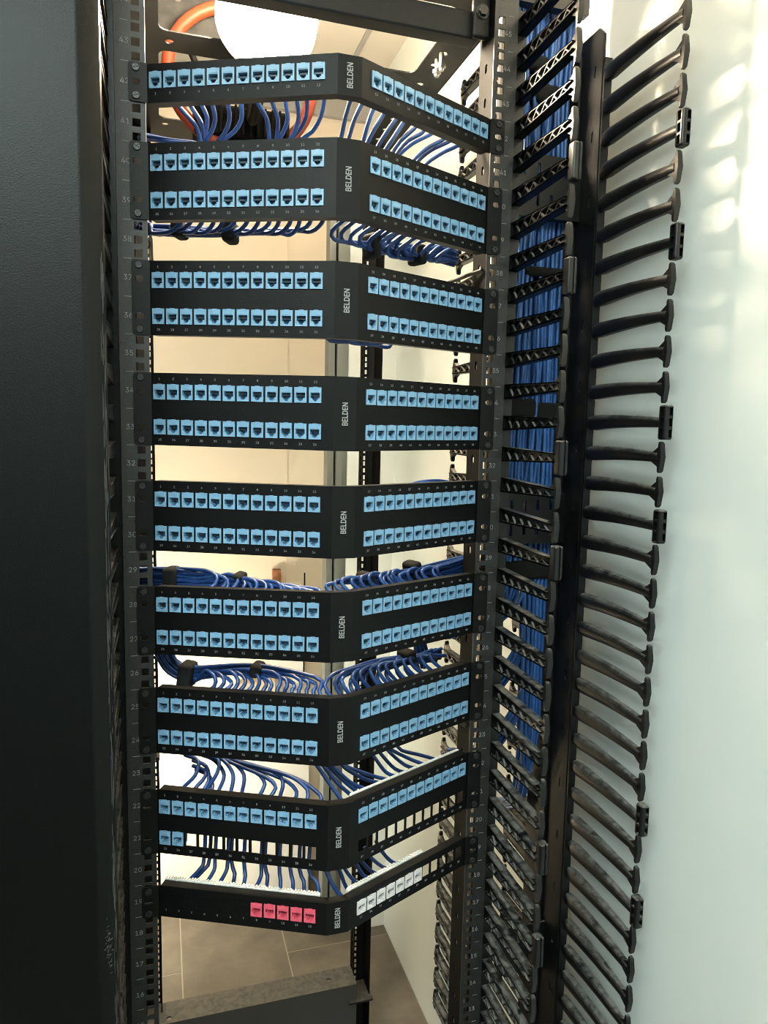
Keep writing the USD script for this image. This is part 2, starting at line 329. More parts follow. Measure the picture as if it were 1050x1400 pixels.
# ================================================================== patch panels
JW, JH = 0.0150, 0.0183
jo = sbox(-JW / 2, -JH / 2, JW / 2, JH / 2).union(sbox(-0.0026, JH / 2 - 0.001, 0.0026, JH / 2 + 0.0006))
keyway = unary_union([sbox(-0.0056, -0.0036, 0.0056, 0.0026), sbox(-0.0034, -0.0056, 0.0034, -0.0030), sbox(-0.0020, -0.0071, 0.0020, -0.0050)])
jm = MB().poly(jo.difference(keyway), 0.0125, frame((0, 0, -0.0110), (1, 0, 0), (0, 1, 0), (0, 0, 1)))
jm.poly(sbox(-JW / 2, -JH / 2, JW / 2, JH / 2), 0.001, frame((0, 0, -0.0120), (1, 0, 0), (0, 1, 0), (0, 0, 1)))
jm.box(-0.0050, 0.0050, 0.0036, 0.0078, 0.0015, 0.0019)          # raised icon field above the socket
JACK = jm.get()
ci = MB().box(-0.0054, 0.0054, -0.0010, 0.0024, -0.0108, -0.0035)
for i in range(8): ci.box(-0.0046 + i * 0.0013 - 0.0003, -0.0046 + i * 0.0013 + 0.0003, -0.0016, -0.0010, -0.0104, -0.004)
CONTACT = ci.get()
BLANK = MB().poly(sbox(-JW / 2, -JH / 2, JW / 2, JH / 2), 0.0022, frame((0, 0, -0.0015), (1, 0, 0), (0, 1, 0), (0, 0, 1))).box(-0.004, 0.004, -0.0075, -0.0062, 0.0007, 0.0014).get()

WINGL = (np.array([-XE, 0, 0]), np.array([XE - XB, YB, 0]))
WINGR = (np.array([XB, YB, 0]), np.array([XE - XB, -YB, 0]))
WLEN = float(np.hypot(XE - XB, YB))
JU_L = [0.0112 + 0.01782 * i for i in range(12)]
JU_R = [0.0225 + 0.01753 * i for i in range(12)]
def wing_T(side, z0):
    o, e = (WINGL, WINGR)[side]
    u = e / np.linalg.norm(e); n = np.cross(u, (0, 0, 1))
    return frame(o + np.array([0, 0, z0]), u, (0, 0, 1), n)

panels = [  # low unit, height in units, dz, dz at the nose (mm), filled jacks
    (42, 1, 0.2, 0.3), (39, 2, 1.0, -1.7), (36, 2, -0.5, -3.3), (33, 2, -0.1, -2.0), (30, 2, 0.9, 0.2), (27, 2, 0.4, 4.2), (24, 2, 1.8, 2.2), (21, 2, -2.5, 0.1), (19, 1, -3.0, 1.8)]
labels = [
 'topmost black angled patch panel with one row of blue jacks, below the lamp',
 'second angled patch panel from the top, full of blue jacks, units 39 and 40',
 'third angled patch panel from the top, full of blue jacks, units 36 and 37',
 'fourth angled patch panel from the top, full of blue jacks, units 33 and 34',
 'fifth angled patch panel from the top, full of blue jacks, units 30 and 31',
 'sixth angled patch panel from the top, full of blue jacks, units 27 and 28',
 'seventh angled patch panel from the top, full of blue jacks, units 24 and 25',
 'black angled patch panel with a mostly empty lower row of openings, second lowest',
 'lowest black angled patch panel with red and white jacks and empty openings']

for pi, (n0, hu, dz, apex) in enumerate(panels):
    P = thing('patch_panel', labels[pi], 'patch panel', 'angled patch panels in the rack')
    z0 = (n0 - 1) * U + dz / 1000 + 0.0004; HH = hu * U - 0.0008; shear = -apex / 1000 / YB * -1 / 1.0
    shear = (apex / 1000) / YB                                  # metres of lift per metre of y
    def lift(v): v = np.array(v, float); v[:, 2] += v[:, 1] * shear; return v
    two = hu == 2
    rows = [0.0652, 0.0225] if two else [0.0252]
    jack, hole = [], []
    for side in (0, 1):
        for r, t in enumerate(rows):
            for i in range(12):
                num = 1 + i + 12 * side + 24 * r
                u = (JU_L, JU_R)[side][i]
                kind = 'blue'
                if pi == 7 and r == 1: kind = 'blue' if (side == 0 and i < 2) else 'open'
                if pi == 8:
                    kind = ('blank' if i < 7 else 'red') if side == 0 else ('white' if i < 7 else 'open')
                jack.append((side, u, t, num, kind))
    # the face: two wings with jack openings, the nose, the bent ears, and lips along the top and bottom edges
    m = MB()
    TH = 0.0016
    for side in (0, 1):
        p = sbox(0, 0, WLEN, HH).difference(unary_union([sbox(u - JW / 2 + 0.0004, t - JH / 2 + 0.0004, u + JW / 2 - 0.0004, t + JH / 2 - 0.0004) for s_, u, t, _, k_ in jack if s_ == side]))
        T = wing_T(side, z0); T2 = T.copy(); T2[:3, 3] -= T[:3, 2] * TH
        m.poly(p, TH, T2)
        for a, b in ((0, TH), (HH - TH, HH)):
            m.box(0.004 * (side == 0), WLEN - 0.004 * (side == 1), a, b, -0.013, -TH, T)
    Tc = frame((-XB, YB, z0), (1, 0, 0), (0, 0, 1), (0, -1, 0)); T2 = Tc.copy(); T2[1, 3] += TH
    m.poly(sbox(0, 0, 2 * XB, HH), TH, T2)
    for a, b in ((0, TH), (HH - TH, HH)): m.box(0, 2 * XB, a, b, -0.013, -TH, Tc)
    for s in (-1, 1):
        a, b = sorted((s * 0.2200, s * 0.2412))
        ear = sbox(a, 0, b, HH)
        rr = rrect(a, 0, b, HH, 0.004); ear = rr.union(sbox(a, 0, a + 0.01, HH) if s > 0 else sbox(b - 0.01, 0, b, HH))
        for zz in ([0.00635, HH - 0.00635]): ear = ear.difference(Point(s * 0.2326, zz).buffer(0.0033, 5))
        for zz in ([0.02225, HH - 0.02225] if two else [HH / 2]): ear = ear.difference(rrect(s * 0.2326 - 0.0052, zz - 0.0035, s * 0.2326 + 0.0052, zz + 0.0035, 0.0034))
        T = RZ.copy(); T[2, 3] = z0; T[1, 3] = -0.0004
        m.poly(ear, 0.0016, T)
    v, f = m.get()
    obj('face_plate', (lift(v), f), BLACK, P)
    # jacks
    for side, u, t, num, kind in jack:
        if kind == 'open': continue
        T = wing_T(side, z0); T[:3, 3] += T[:3, 0] * u + np.array([0, 0, t])
        T[2, 3] += random.uniform(-0.0002, 0.0002)
        if kind == 'blank':
            v, f = BLANK; obj('blank_insert', (lift(v @ T[:3, :3].T + T[:3, 3]), f), BLACK, P); continue
        mm, mi = dict(blue=(BLUE, BLUEIN), red=(RED, REDIN), white=(WHITEJ, WHITEIN))[kind]
        v, f = JACK
        j = obj('jack', (lift(v @ T[:3, :3].T + T[:3, 3]), f), mm, P, label=None if kind == 'blue' and pi < 8 else {'red': 'pinkish red jack', 'white': 'white jack', 'blue': 'blue jack'}[kind])
        v, f = CONTACT
        obj('contact_insert', (lift(v @ T[:3, :3].T + T[:3, 3]), f), mi, j)
    # printing
    m = MB()
    for side, u, t, num, kind in jack:
        T = wing_T(side, z0)
        tt = (0.0810 if num <= 24 else 0.0070) if two else 0.0105
        v, f = text(str(num), 0.0027)
        T[:3, 3] += T[:3, 0] * u + np.array([0, 0, tt]) + T[:3, 2] * 0.00005
        m.add(v, f, T)
    v, f = m.get(); obj('port_numbers', (lift(v), f), PRINT, P, kind='stuff')
    v, f = text('BELDEN', 0.0066, True)
    k = 0.0272 / (v[:, 0].max() - v[:, 0].min()); v = v * [k, 1.0, 1]
    T = frame((0.0002, YB - 0.00005, z0 + HH * 0.5), (0, 0, 1), (-1, 0, 0), (0, -1, 0))
    obj('lettering', (lift(v @ T[:3, :3].T + T[:3, 3]), f), LOGO, P, label='silver lettering reading upwards', kind='stuff')
    # screws in the ears
    for s in (-1, 1):
        for zz in ([0.00635, HH - 0.00635]):
            c = m3.Manifold.cylinder(0.0018, 0.0046, 0.0038, 20)
            cr = m3.Manifold.cube((0.0056, 0.0012, 0.003), True) + m3.Manifold.cube((0.0012, 0.0056, 0.003), True)
            a = random.uniform(0, 90)
            c = c - cr.rotate((0, 0, a)).translate((0, 0, 0.0022))
            obj('screw', MB().add(c, T=frame((s * 0.2326, -0.0021, z0 + zz), (1, 0, 0), (0, 0, 1), (0, -1, 0))).get(), SCREW, P)
    # support bar for the cables behind the panel
    if pi in (1, 6):
        zb = z0 + {1: -0.024, 6: -0.016}[pi]
        bar = MB().add(*tube([(-0.219, 0.006, zb + 0.004), (-0.219, 0.115, zb), (-0.211, 0.12, zb), (0.19, 0.12, zb), (0.198, 0.115, zb), (0.219, 0.006, zb + 0.004)], 0.0028, 8, False))
        obj('cable_support_bar', bar.get(), RACK, P, smooth=40)
    if pi >= 7:     # pale termination strip along the back edge of the jacks
        for side in (0, 1):
            if pi == 7 and side == 0: continue
            T = wing_T(side, z0); m = MB()
            us = (JU_L, JU_R)[side]
            nlast = 12 if side == 0 or pi == 7 else 8
            d0, d1 = (-0.0175, -0.0140) if pi == 7 else (-0.0205, -0.0145)
            for i in range(nlast):
                m.box(us[i] - 0.0082, us[i] + 0.0082, HH - 0.002, HH + 0.0010, d0, d1, T)
                if pi == 8:
                    for q in range(4): m.box(us[i] - 0.007 + 0.0038 * q, us[i] - 0.005 + 0.0038 * q, HH + 0.0008, HH + 0.0030, d0 + 0.001, d1 - 0.001, T)
            m.box(us[0] - 0.009, us[nlast - 1] + 0.009, HH - 0.004, HH - 0.0004, d0, d1, T)
            v, f = m.get(); obj('termination_strip', (lift(v), f), WHITEP, P, label='pale strip of terminations behind the top edge', kind='stuff')

# ================================================================== vertical cable managers
def truss_finger(dirn, outer):
    """Lattice finger in local axes: x across (outer side at x = outer * 0.007), y along from the root (0) to the tip, z up."""
    Lf = 0.128
    top = lambda y: 0.0105 - 0.0050 * y / Lf; bot = lambda y: -0.0105 + 0.0045 * y / Lf
    out = Polygon([(0, bot(0)), (Lf, bot(Lf)), (Lf, top(Lf)), (0, top(0))])
    N = 6; ys = np.linspace(0.004, Lf - 0.004, N + 1); W = []
    for i in range(N):
        a, b = ys[i], ys[i + 1]; mid = (a + b) / 2
        W += [LineString([(a, bot(a)), (mid, 0.3 * top(mid)), (b, top(b))]).buffer(0.0008), LineString([(mid, 0.3 * top(mid)), (b, bot(b))]).buffer(0.0008)]
    W += [LineString([(0, top(0) - 0.0012), (Lf, top(Lf) - 0.0012)]).buffer(0.0012), LineString([(0, bot(0) + 0.0012), (Lf, bot(Lf) + 0.0012)]).buffer(0.0012), sbox(0, bot(0), 0.002, top(0))]
    tr = unary_union(W).intersection(out)
    xo = outer * 0.007
    m = MB()
    def ext(p, x0, x1): m.poly(p, abs(x1 - x0), frame((min(x0, x1), 0, 0), (0, dirn, 0), (0, 0, 1), (dirn, 0, 0)) if dirn > 0 else frame((max(x0, x1), 0, 0), (0, -1, 0), (0, 0, 1), (-1, 0, 0)))
    ext(tr, xo, xo - outer * 0.0035)
    ext(out, -outer * 0.002, -outer * 0.005)
    ext(Polygon([(0, top(0) - 0.0016), (Lf, top(Lf) - 0.0016), (Lf, top(Lf)), (0, top(0))]), xo, -outer * 0.006)
    ext(Polygon([(0, bot(0)), (Lf, bot(Lf)), (Lf, bot(Lf) + 0.0016), (0, bot(0) + 0.0016)]), xo, -outer * 0.006)
    return m.get()
def round_finger(dirn, outer):
    """The same finger seen from the trough: a plump tapered bar, slightly arched."""
    Lf, V = 0.148, []
    n, k = 12, 12
    for i in range(k):
        t = i / (k - 1); y = Lf * t
        w = (0.0085 - 0.0035 * t) * (0.80 if i == 0 else 1); h = (0.0115 - 0.0050 * t) * (0.85 if i == 0 else 1); zc = 0.002 * math.sin(math.pi * t)
        for j in range(n):
            a = 2 * math.pi * j / n; c, s_ = math.cos(a), math.sin(a)
            V.append((w * np.sign(c) * abs(c) ** 0.7, dirn * y, zc + h * np.sign(s_) * abs(s_) ** 0.8))
    f = []
    for i in range(k - 1):
        for j in range(n):
            a, b = i * n + j, i * n + (j + 1) % n
            f.append([a, b, b + n, a + n])
    f = np.array(f); f = np.vstack([f[:, [0, 1, 2]], f[:, [0, 2, 3]]])
    caps = [[0, j, j + 1] for j in range(1, n - 1)] + [[(k - 1) * n, (k - 1) * n + j + 1, (k - 1) * n + j] for j in range(1, n - 1)]
    f = np.vstack([f, caps])
    if dirn < 0: pass
    t = trimesh.Trimesh(np.array(V), f, process=False); t.fix_normals(); return np.array(t.vertices), np.array(t.faces)
def tip_mesh(dirn, y):
    s = []
    for z, hy, hx in ((0.0200, 0.0012, 0.0022), (0.0175, 0.0020, 0.0034), (0, 0.0034, 0.0038), (-0.0175, 0.0020, 0.0034), (-0.0200, 0.0012, 0.0022)):
        for sx in (-1, 1):
            for sy in (0, 1): s.append((sx * hx, y + dirn * (sy * hy * 2 - 0.0), z))
    h = m3.Manifold.hull_points(np.array(s, np.float32)); web = m3.Manifold.hull_points(np.array([(sx * 0.0035, y - dirn * 0.012 * a, z) for sx in (-1, 1) for a, z in ((0, 0.013), (0, -0.012), (1, 0.0055), (1, -0.006))], np.float32))
    return MB().add(h).add(web).get()
def latch_mesh(dirn, y, outer):
    m = MB()
    ya, yb = sorted((y - dirn * 0.002, y + dirn * 0.012))
    x0, x1 = -0.0065, 0.0065
    body = rbox(x0, x1, ya, yb, -0.022, 0.022, 0.0025)
    for z in (-0.014, 0.0, 0.014):
        body = body - m3.Manifold.cube((0.007, 0.006, 0.011), True).translate((x0 + 0.001, (ya + yb) / 2, z)) - m3.Manifold.cube((0.006, 0.02, 0.010), True).translate((x1 - 0.0035, yb if dirn > 0 else ya, z)) if outer else body
    if not outer: body = body - m3.Manifold.cube((0.0022, 0.004, 0.06), True).translate((0.001, ya if dirn < 0 else yb, 0))
    return MB().add(body).get()
TRF = {(d, o): truss_finger(d, o) for d in (-1, 1) for o in (-1, 1)}
RNF = {(d, o): round_finger(d, o) for d in (-1, 1) for o in (-1, 1)}

def comb(parent, x, lean, facing_truss, outer, z_first, n, latches, y_front, y_rear, rear_n, tip_front):
    """A row of fingers along one side of a manager: base strip, front fingers with tips or latches, rear fingers."""
    m = MB()
    zt = z_first + 0.022; zb = z_first - (n - 1) * U - 0.03
    for i in range(n + 1):
        z = z_first - i * U + U / 2
    base = sbox(0, FLOOR_Z, 0.05, zt)
    a, b = (x - 0.0065, -0.2572) if -0.3 < x < 0 else (0.2572, x + 0.006) if 0 < x < 0.3 else (x - 0.006, x + 0.006)
    m.poly(base, b - a, frame((a, y_front, 0), (0, 1, 0), (0, 0, 1), (1, 0, 0)))
    obj('base_strip', m.get(), PLASTIC, parent)
    for i in range(n):
        z = z_first - i * U; dx = lean * i
        mesh = (TRF if facing_truss else RNF)[(-1, outer)]
        if facing_truss or True:
            v, f = mesh; v = v * [1, abs(tip_front - y_front) / (0.128 if facing_truss else 0.148), 1]
            fg = obj('finger', (v + [x + dx, y_front, z], f), PLASTIC, parent, smooth=40)
        if i in latches:
            v, f = latch_mesh(-1, 0, not facing_truss); obj('latch', (v + [x + dx + 0.002 * (1 if x > 0 else -1), tip_front, z], f), PLASTIC, fg, smooth=30)
        else:
            v, f = tip_mesh(-1, 0); obj('finger_tip', (v + [x + dx, tip_front, z], f), PLASTIC, fg, smooth=35)
    for i in range(rear_n):
        z = z_first - i * U
        v, f = TRF[(1, outer)]
        fg = obj('finger', (v * [1, 0.155 / 0.128, 1] + [x, y_rear, z], f), PLASTIC, parent, smooth=40)
        v, f = tip_mesh(1, 0); obj('finger_tip', (v + [x, y_rear + 0.155, z], f), PLASTIC, fg, smooth=35)

mg = thing('vertical_cable_manager', 'black vertical cable manager with long T-tipped fingers right of the rack', 'cable manager')
Z1 = 1.9162 + 0.76 * U      # centre of the first finger in the list
comb(mg, 0.2685, 0.0, True, -1, Z1 + U, 37, {5, 8 + 0, 13, 16, 25, 28} , 0.010, 0.055, 37, -0.133)
comb(mg, 0.400, 0.0002, False, 1, 1.9530, 36, {3, 6, 11, 14, 23, 26}, 0.002, 0.055, 36, -0.157)
# solid, dusty side panel between the two rows of the right side, with its rounded notch and bead
sp = sbox(0.006, FLOOR_Z, 0.125, 2.020).difference(Point(0.120, 2.050).buffer(0.062, 10)).difference(Point(0.006, 2.020).buffer(0.012, 1))
sp = sp.difference(unary_union([rrect(0.020, z - 0.008, 0.026, z + 0.008, 0.0029) for z in np.arange(0.45, 2.0, 0.089)]))
obj('side_panel', MB().poly(sp, 0.004, frame((0.3925, 0, 0), (0, 1, 0), (0, 0, 1), (1, 0, 0))).get(), SMUDGED, mg)
obj('panel_bead', MB().add(*tube([(0.3905, 0.060, FLOOR_Z), (0.3905, 0.060, 1.0), (0.3905, 0.060, 2.00)], 0.0035, 8)).get(), SMUDGED, mg, smooth=40)
# slotted bridge plates that tie the two sides together
for zc, hgt in ((1.808, 0.085), (1.318, 0.075), (0.60, 0.08), (2.075, 0.04)):
    p = sbox(0.276, zc - hgt / 2, 0.392, zc + hgt / 2)
    p = p.difference(unary_union([rrect(x - 0.0025, zc + q - 0.009, x + 0.0025, zc + q + 0.009, 0.0024) for x in (0.300, 0.322, 0.344, 0.366) for q in ((-hgt / 4, hgt / 4) if hgt > 0.05 else (0,))]))
    T = RZ.copy(); T[1, 3] = 0.050
    obj('bridge_plate', MB().poly(p, 0.003, T).box(0.276, 0.392, 0.047, 0.062, zc - hgt / 2 - 0.003, zc - hgt / 2).get(), PLASTIC, mg)

ml = thing('vertical_cable_manager', 'black vertical cable manager left of the rack, closed by a flat black door', 'cable manager')
comb(ml, -0.2690, 0.0, True, -1, Z1 + U, 37, {5, 8, 13, 16, 25, 28}, 0.010, 0.055, 37, -0.128)
comb(ml, -0.4060, 0.0, False, -1, Z1 + U, 3, set(), 0.010, 0.055, 0, -0.128)
obj('side_panel', MB().box(-0.4005, -0.3965, 0.008, 0.125, FLOOR_Z, 2.02).get(), SMUDGED, ml)
prof = Polygon([(-0.437, -0.155), (-0.284, -0.155), (-0.2795, -0.1535), (-0.267, -0.1475), (-0.2625, -0.143), (-0.2615, -0.1375), (-0.2655, -0.1375), (-0.2805, -0.1490), (-0.437, -0.1500)])
obj('door', MB().poly(prof, 2.18, frame((0, 0, FLOOR_Z + 0.02), (1, 0, 0), (0, 1, 0), (0, 0, 1))).get(), DOOR, ml, smooth=28, label='flat satin black door with a folded edge')

# worn paint along the folded edge of the door and a scuffed patch low down
wr, m = random.Random(5), MB()
def wear(t, z, w, h):
    a, b = (np.array([-0.2795, -0.1535, 0]), np.array([-0.267, -0.1475, 0])) if t < 1 else (np.array([-0.267, -0.1475, 0]), np.array([-0.2625, -0.143, 0]))
    t = t if t < 1 else t - 1
    u = (b - a) / np.linalg.norm(b - a); n = np.cross(u, (0, 0, 1)); o = a + (b - a) * t; o[2] = z
    k = wr.uniform(-0.25, 0.25)
    m.poly(Polygon([(-w / 2, -h / 2), (w / 2, -h / 3), (w / 2 + k * w, h / 2), (-w / 3 + k * w, h / 3)]), 0.00025, frame(o - n * 0.00005, u, (0, 0, 1), n))
for i in range(150): wear(1.15 + 0.75 * wr.random(), wr.uniform(0.70, 1.62) ** 1.0, wr.uniform(0.0004, 0.0011), wr.uniform(0.006, 0.035))
for i in range(40):
    q = wr.gauss(0, 1); wear(min(0.95, max(0.1, 0.62 + 0.16 * wr.gauss(0, 1))), 0.874 + 0.014 * q, wr.uniform(0.0006, 0.0030), wr.uniform(0.0005, 0.0022))
obj('worn_paint', m.get(), WEAR, next(c for c in ml.GetChildren() if c.GetName() == 'door'), label='pale worn streaks along the door edge', kind='stuff')

# ================================================================== cables
CR = 0.0027
def cable(P, r=CR, sides=7): return tube(P, r, sides)
def crop(pts, s, ox, oy): return [(x / s + ox, y / s + oy) for x, y in pts]
def fan(sets, s, ox, oy, offs, label, grp, tail=(0, 14), head=(0, -14)):
    ords = ['first', 'second', 'third', 'fourth', 'fifth', 'sixth', 'seventh', 'eighth', 'ninth', 'tenth', 'eleventh', 'twelfth', 'thirteenth', 'fourteenth']
    for i, pts in enumerate(sets):
        q = crop(pts, s, ox, oy); q = [(q[0][0] + head[0], q[0][1] + head[1])] + q + [(q[-1][0] + tail[0], q[-1][1] + tail[1])]
        n = len(q); P = [behind(x, y, offs[0] + (offs[1] - offs[0]) * k / (n - 1) + 0.0055 * (i % 3)) for k, (x, y) in enumerate(q)]
        o = obj('data_cable', cable(P), CABLE[i % 3], smooth=True)
        tag(o, label.replace('#', ords[i]), 'cable', grp)

fan([[(280,430),(355,520),(372,580)],[(330,430),(378,510),(385,580)],[(375,425),(400,480),(395,540),(385,580)],[(420,420),(433,490),(415,545),(395,580)],
     [(485,420),(492,490),(470,550),(445,580)],[(540,420),(540,490),(510,540),(460,580)],[(605,415),(645,490),(655,570)],[(665,415),(690,490),(685,570)],
     [(720,412),(730,490),(710,545),(695,570)],[(768,408),(775,480),(755,550),(740,570)],[(810,405),(805,480),(780,530),(745,570)],[(880,405),(865,480),(830,540),(790,570)]],
    3, 150, 0, (0.035, 0.062), 'blue data cable, # from left under the left wing of the topmost panel', 'cables under the left wing of the topmost panel')
fan([[(150,405),(125,490),(110,560)],[(195,425),(160,500),(140,570)],[(240,450),(215,520),(200,580)],[(285,465),(240,540),(215,590)],[(335,485),(290,550),(260,600)],
     [(365,500),(320,570),(290,615)],[(410,525),(350,580),(320,630)],[(440,545),(380,580),(335,635)],[(485,545),(400,590),(345,640)],[(530,570),(460,610),(405,660)],[(560,575),(480,615),(425,660)],[(600,590),(520,630),(455,675)]],
    3, 430, 0, (0.035, 0.060), 'blue data cable, # from left under the right wing of the topmost panel', 'cables under the right wing of the topmost panel', tail=(-6, 14), head=(8, -12))
fan([[(285,0),(270,80),(195,160)],[(330,60),(310,110),(260,165)],[(330,30),(345,110),(310,170)],[(400,0),(390,70),(330,170)],[(345,80),(365,130),(360,175)],[(380,0),(430,80),(395,180)],
     [(430,0),(480,80),(465,185)],[(470,0),(540,80),(525,190)],[(440,0),(600,60),(655,130),(620,200)],[(470,10),(660,90),(715,150),(680,205)],[(500,10),(700,60),(755,120),(735,210)],
     [(540,20),(760,105),(830,170),(820,215)],[(520,10),(780,80),(890,160),(885,225)],[(540,10),(830,100),(960,190),(960,232)]],
    4.04, 200, 1040, (0.075, 0.030), 'dark blue data cable, # from left above the left wing of the second lowest panel', 'cables above the left wing of the second lowest panel', head=(-18, -8))
fan([[(20,750),(90,850),(165,950)],[(60,755),(130,840),(220,920)],[(90,755),(180,840),(260,905)],[(120,760),(210,840),(310,885)],[(180,760),(290,820),(400,850)],[(190,750),(330,800),(440,830)],
     [(340,690),(410,780),(480,810)],[(385,680),(460,760),(540,790)],[(430,665),(520,740),(600,765)],[(440,650),(560,710),(640,740)],[(500,655),(600,680),(700,710)]],
    4.2, 430, 870, (0.075, 0.030), 'dark blue data cable, # from left above the right wing of the second lowest panel', 'cables above the right wing of the second lowest panel', head=(-8, -10), tail=(12, 8))
fan([[(340,90),(320,150),(240,235)],[(370,95),(345,150),(265,235)],[(400,100),(395,160),(345,245)],[(470,105),(460,170),(410,255)],[(490,110),(510,180),(490,262)],[(560,115),(568,190),(550,270)],
     [(655,125),(655,190),(615,280)],[(675,130),(690,190),(680,285)],[(755,140),(762,220),(758,295)],[(815,145),(830,220),(828,305)],[(865,150),(890,220),(890,310)],[(920,160),(965,230),(975,320)]],
    4.04, 195, 1150, (0.064, 0.030), 'dark blue data cable, # from left above the left wing of the lowest panel', 'cables above the left wing of the lowest panel', head=(3, -62), tail=(0, 8))
fan([[(50,580),(80,640),(120,685)],[(105,575),(130,640),(165,668)],[(135,580),(170,620),(200,640)],[(175,550),(200,590),(235,612)],[(195,535),(235,575),(275,597)],[(230,515),(270,550),(315,575)],[(275,490),(310,530),(350,552)]],
    3, 430, 1000, (0.060, 0.030), 'dark blue data cable, # from left above the right wing of the lowest panel', 'cables above the right wing of the lowest panel', head=(-8, -14), tail=(6, 6))

def bundle(label, strands, straps, offs=0.06, r=CR, mats=CABLE):
    """A tied bundle: strands are pixel paths (px, py[, offset]); straps (px, py, along, high, tilt)."""
    b = thing('cable_bundle', label, 'cable bundle')
    for i, q in enumerate(strands):
        jx, jy, ph = random.uniform(-4, 4), random.uniform(-2.2, 2.2), random.uniform(0, 6)
        P = [behind(p[0] + jx * (0.4 + 0.6 * math.sin(ph + k)), p[1] + jy * math.cos(ph + k * 0.9), (p[2] if len(p) > 2 else offs) + random.uniform(-0.003, 0.003)) for k, p in enumerate(q)]
        obj('cable', cable(P, r), mats[i % 3], b, smooth=True)
    for px, py, w, h, tilt in straps:
        c = behind(px, py, offs); d = wing_y(c[0] + 0.01) - wing_y(c[0]); ux = np.array([1, d / 0.01, 0]); ux /= np.linalg.norm(ux)
        uz = np.array([0, 0, 1.0]); uz = uz * math.cos(tilt) - ux * math.sin(tilt); ux2 = np.cross(np.cross(ux, [0, 0, 1.0]), uz) * 1.0
        uy = np.cross(uz, ux); ux2 = np.cross(uy, uz)
        v, f, _ = meshkit.arrays(rbox(-w / 2, w / 2, -0.014, 0.014, -h / 2, h / 2, 0.005, 12))
        v = c + v[:, :1] * ux2 + v[:, 1:2] * uy + v[:, 2:] * uz
        obj('strap', (v, f), VELCRO, b, smooth=35, label='black hook-and-loop strap')
    return b
J = lambda a: random.uniform(-a, a)
# under the second panel, left
st = []
for i in range(14):
    x = 236 + 15 * i; yl = 307 + (i * 5 % 14); o = 0.045 + 0.004 * (i % 5)
    st.append([(x + 14, 292, 0.03), (x + 10, 306, 0.035), (x - 4, 316 + i % 4, 0.045), (x - 30, 318 - (i % 5), 0.052), ((x - 30) * .5 + 101, yl + 3, o + .01), (203, yl, o + .012), (190, yl - 2, o + .012)])
bundle('blue cable bundle with two black straps under the left wing of the second panel', st, [(246, 314, 0.016, 0.022, 0), (315, 318, 0.016, 0.026, 0)], 0.058)
# under the second panel, right
st = []
for i in range(8):
    x = 468 + 13 * i; y = 298 + 4.4 * i * 0.9
    st.append([(x + 12, y - 4, 0.03), (x, y + 4, 0.036), (x - 14 - i * 0.3, y + 16, 0.045), (x - 12, y + 27, 0.05), (x + 8, y + 33 - i * .6, 0.056), (545 + i * 2, 336 + i * 1.4, 0.06), (600, 343 + i * 2, 0.062), (622, 348 + i * 2, 0.064)])
for i in range(8):
    x = 531 + 11 * i; y = 312 + 4.4 * i * 0.9
    st.append([(x + 14, y - 2, 0.03), (x, y + 4, 0.036), (x - 11, y + 14, 0.044), (x - 8, y + 25 - i, 0.05), (x + 10, y + 30 - i * 2, 0.056), (600, 338 + i * 2.2, 0.06), (625, 345 + i * 2, 0.062)])
bundle('looping blue cable bundle with black straps under the right wing of the second panel', st, [(508, 337, 0.014, 0.032, 0.1), (570, 349, 0.016, 0.026, 0.1)], 0.058)
# small loops under the third panel's nose, and above the fifth panel's right wing
st = [[(445 + 14 * i, 458, 0.03), (452 + 14 * i, 466 + i * .4, 0.03), (470 + 13 * i, 468 + i * .8, 0.035), (495 + 12 * i, 466 + i * 2.2, 0.035), (505 + 12 * i, 458, 0.035)] for i in range(4)]
bundle('few blue cable loops peeping out under the nose of the third panel', st, [], 0.05)
st = [[(545 + 8 * i, 672, 0.035), (565 + 6 * i, 663 - i * .5, 0.04), (592, 659 + i, 0.045), (612, 659 + i * 1.3, 0.05), (628, 664, 0.05)] for i in range(4)]
bundle('few blue cables peeping over the right wing of the fifth panel', st, [], 0.05)
# above the sixth panel, left
st = []
for i in range(16):
    x = 290 + 9.5 * i; t = 779 + 0.16 * (x - 290) + (i % 3) * 2; yl = 777 + (i * 7 % 24)
    st.append([(180, yl, 0.06), (205, yl, 0.06), (240, yl + 1, 0.058), ((240 + x) / 2, (yl + t) / 2 + 1 + (x - 240) * .02, 0.055), (x - 8, t + 2, 0.05), (x + 6, t + 8, 0.045), (x + 4, t + 18, 0.04), (x - 14, t + 30, 0.032)])
bundle('strapped blue cable bundle lying above the left wing of the sixth panel', st, [(235, 789, 0.018, 0.028, 0.05), (328, 787, 0.014, 0.008, -0.2)], 0.058)
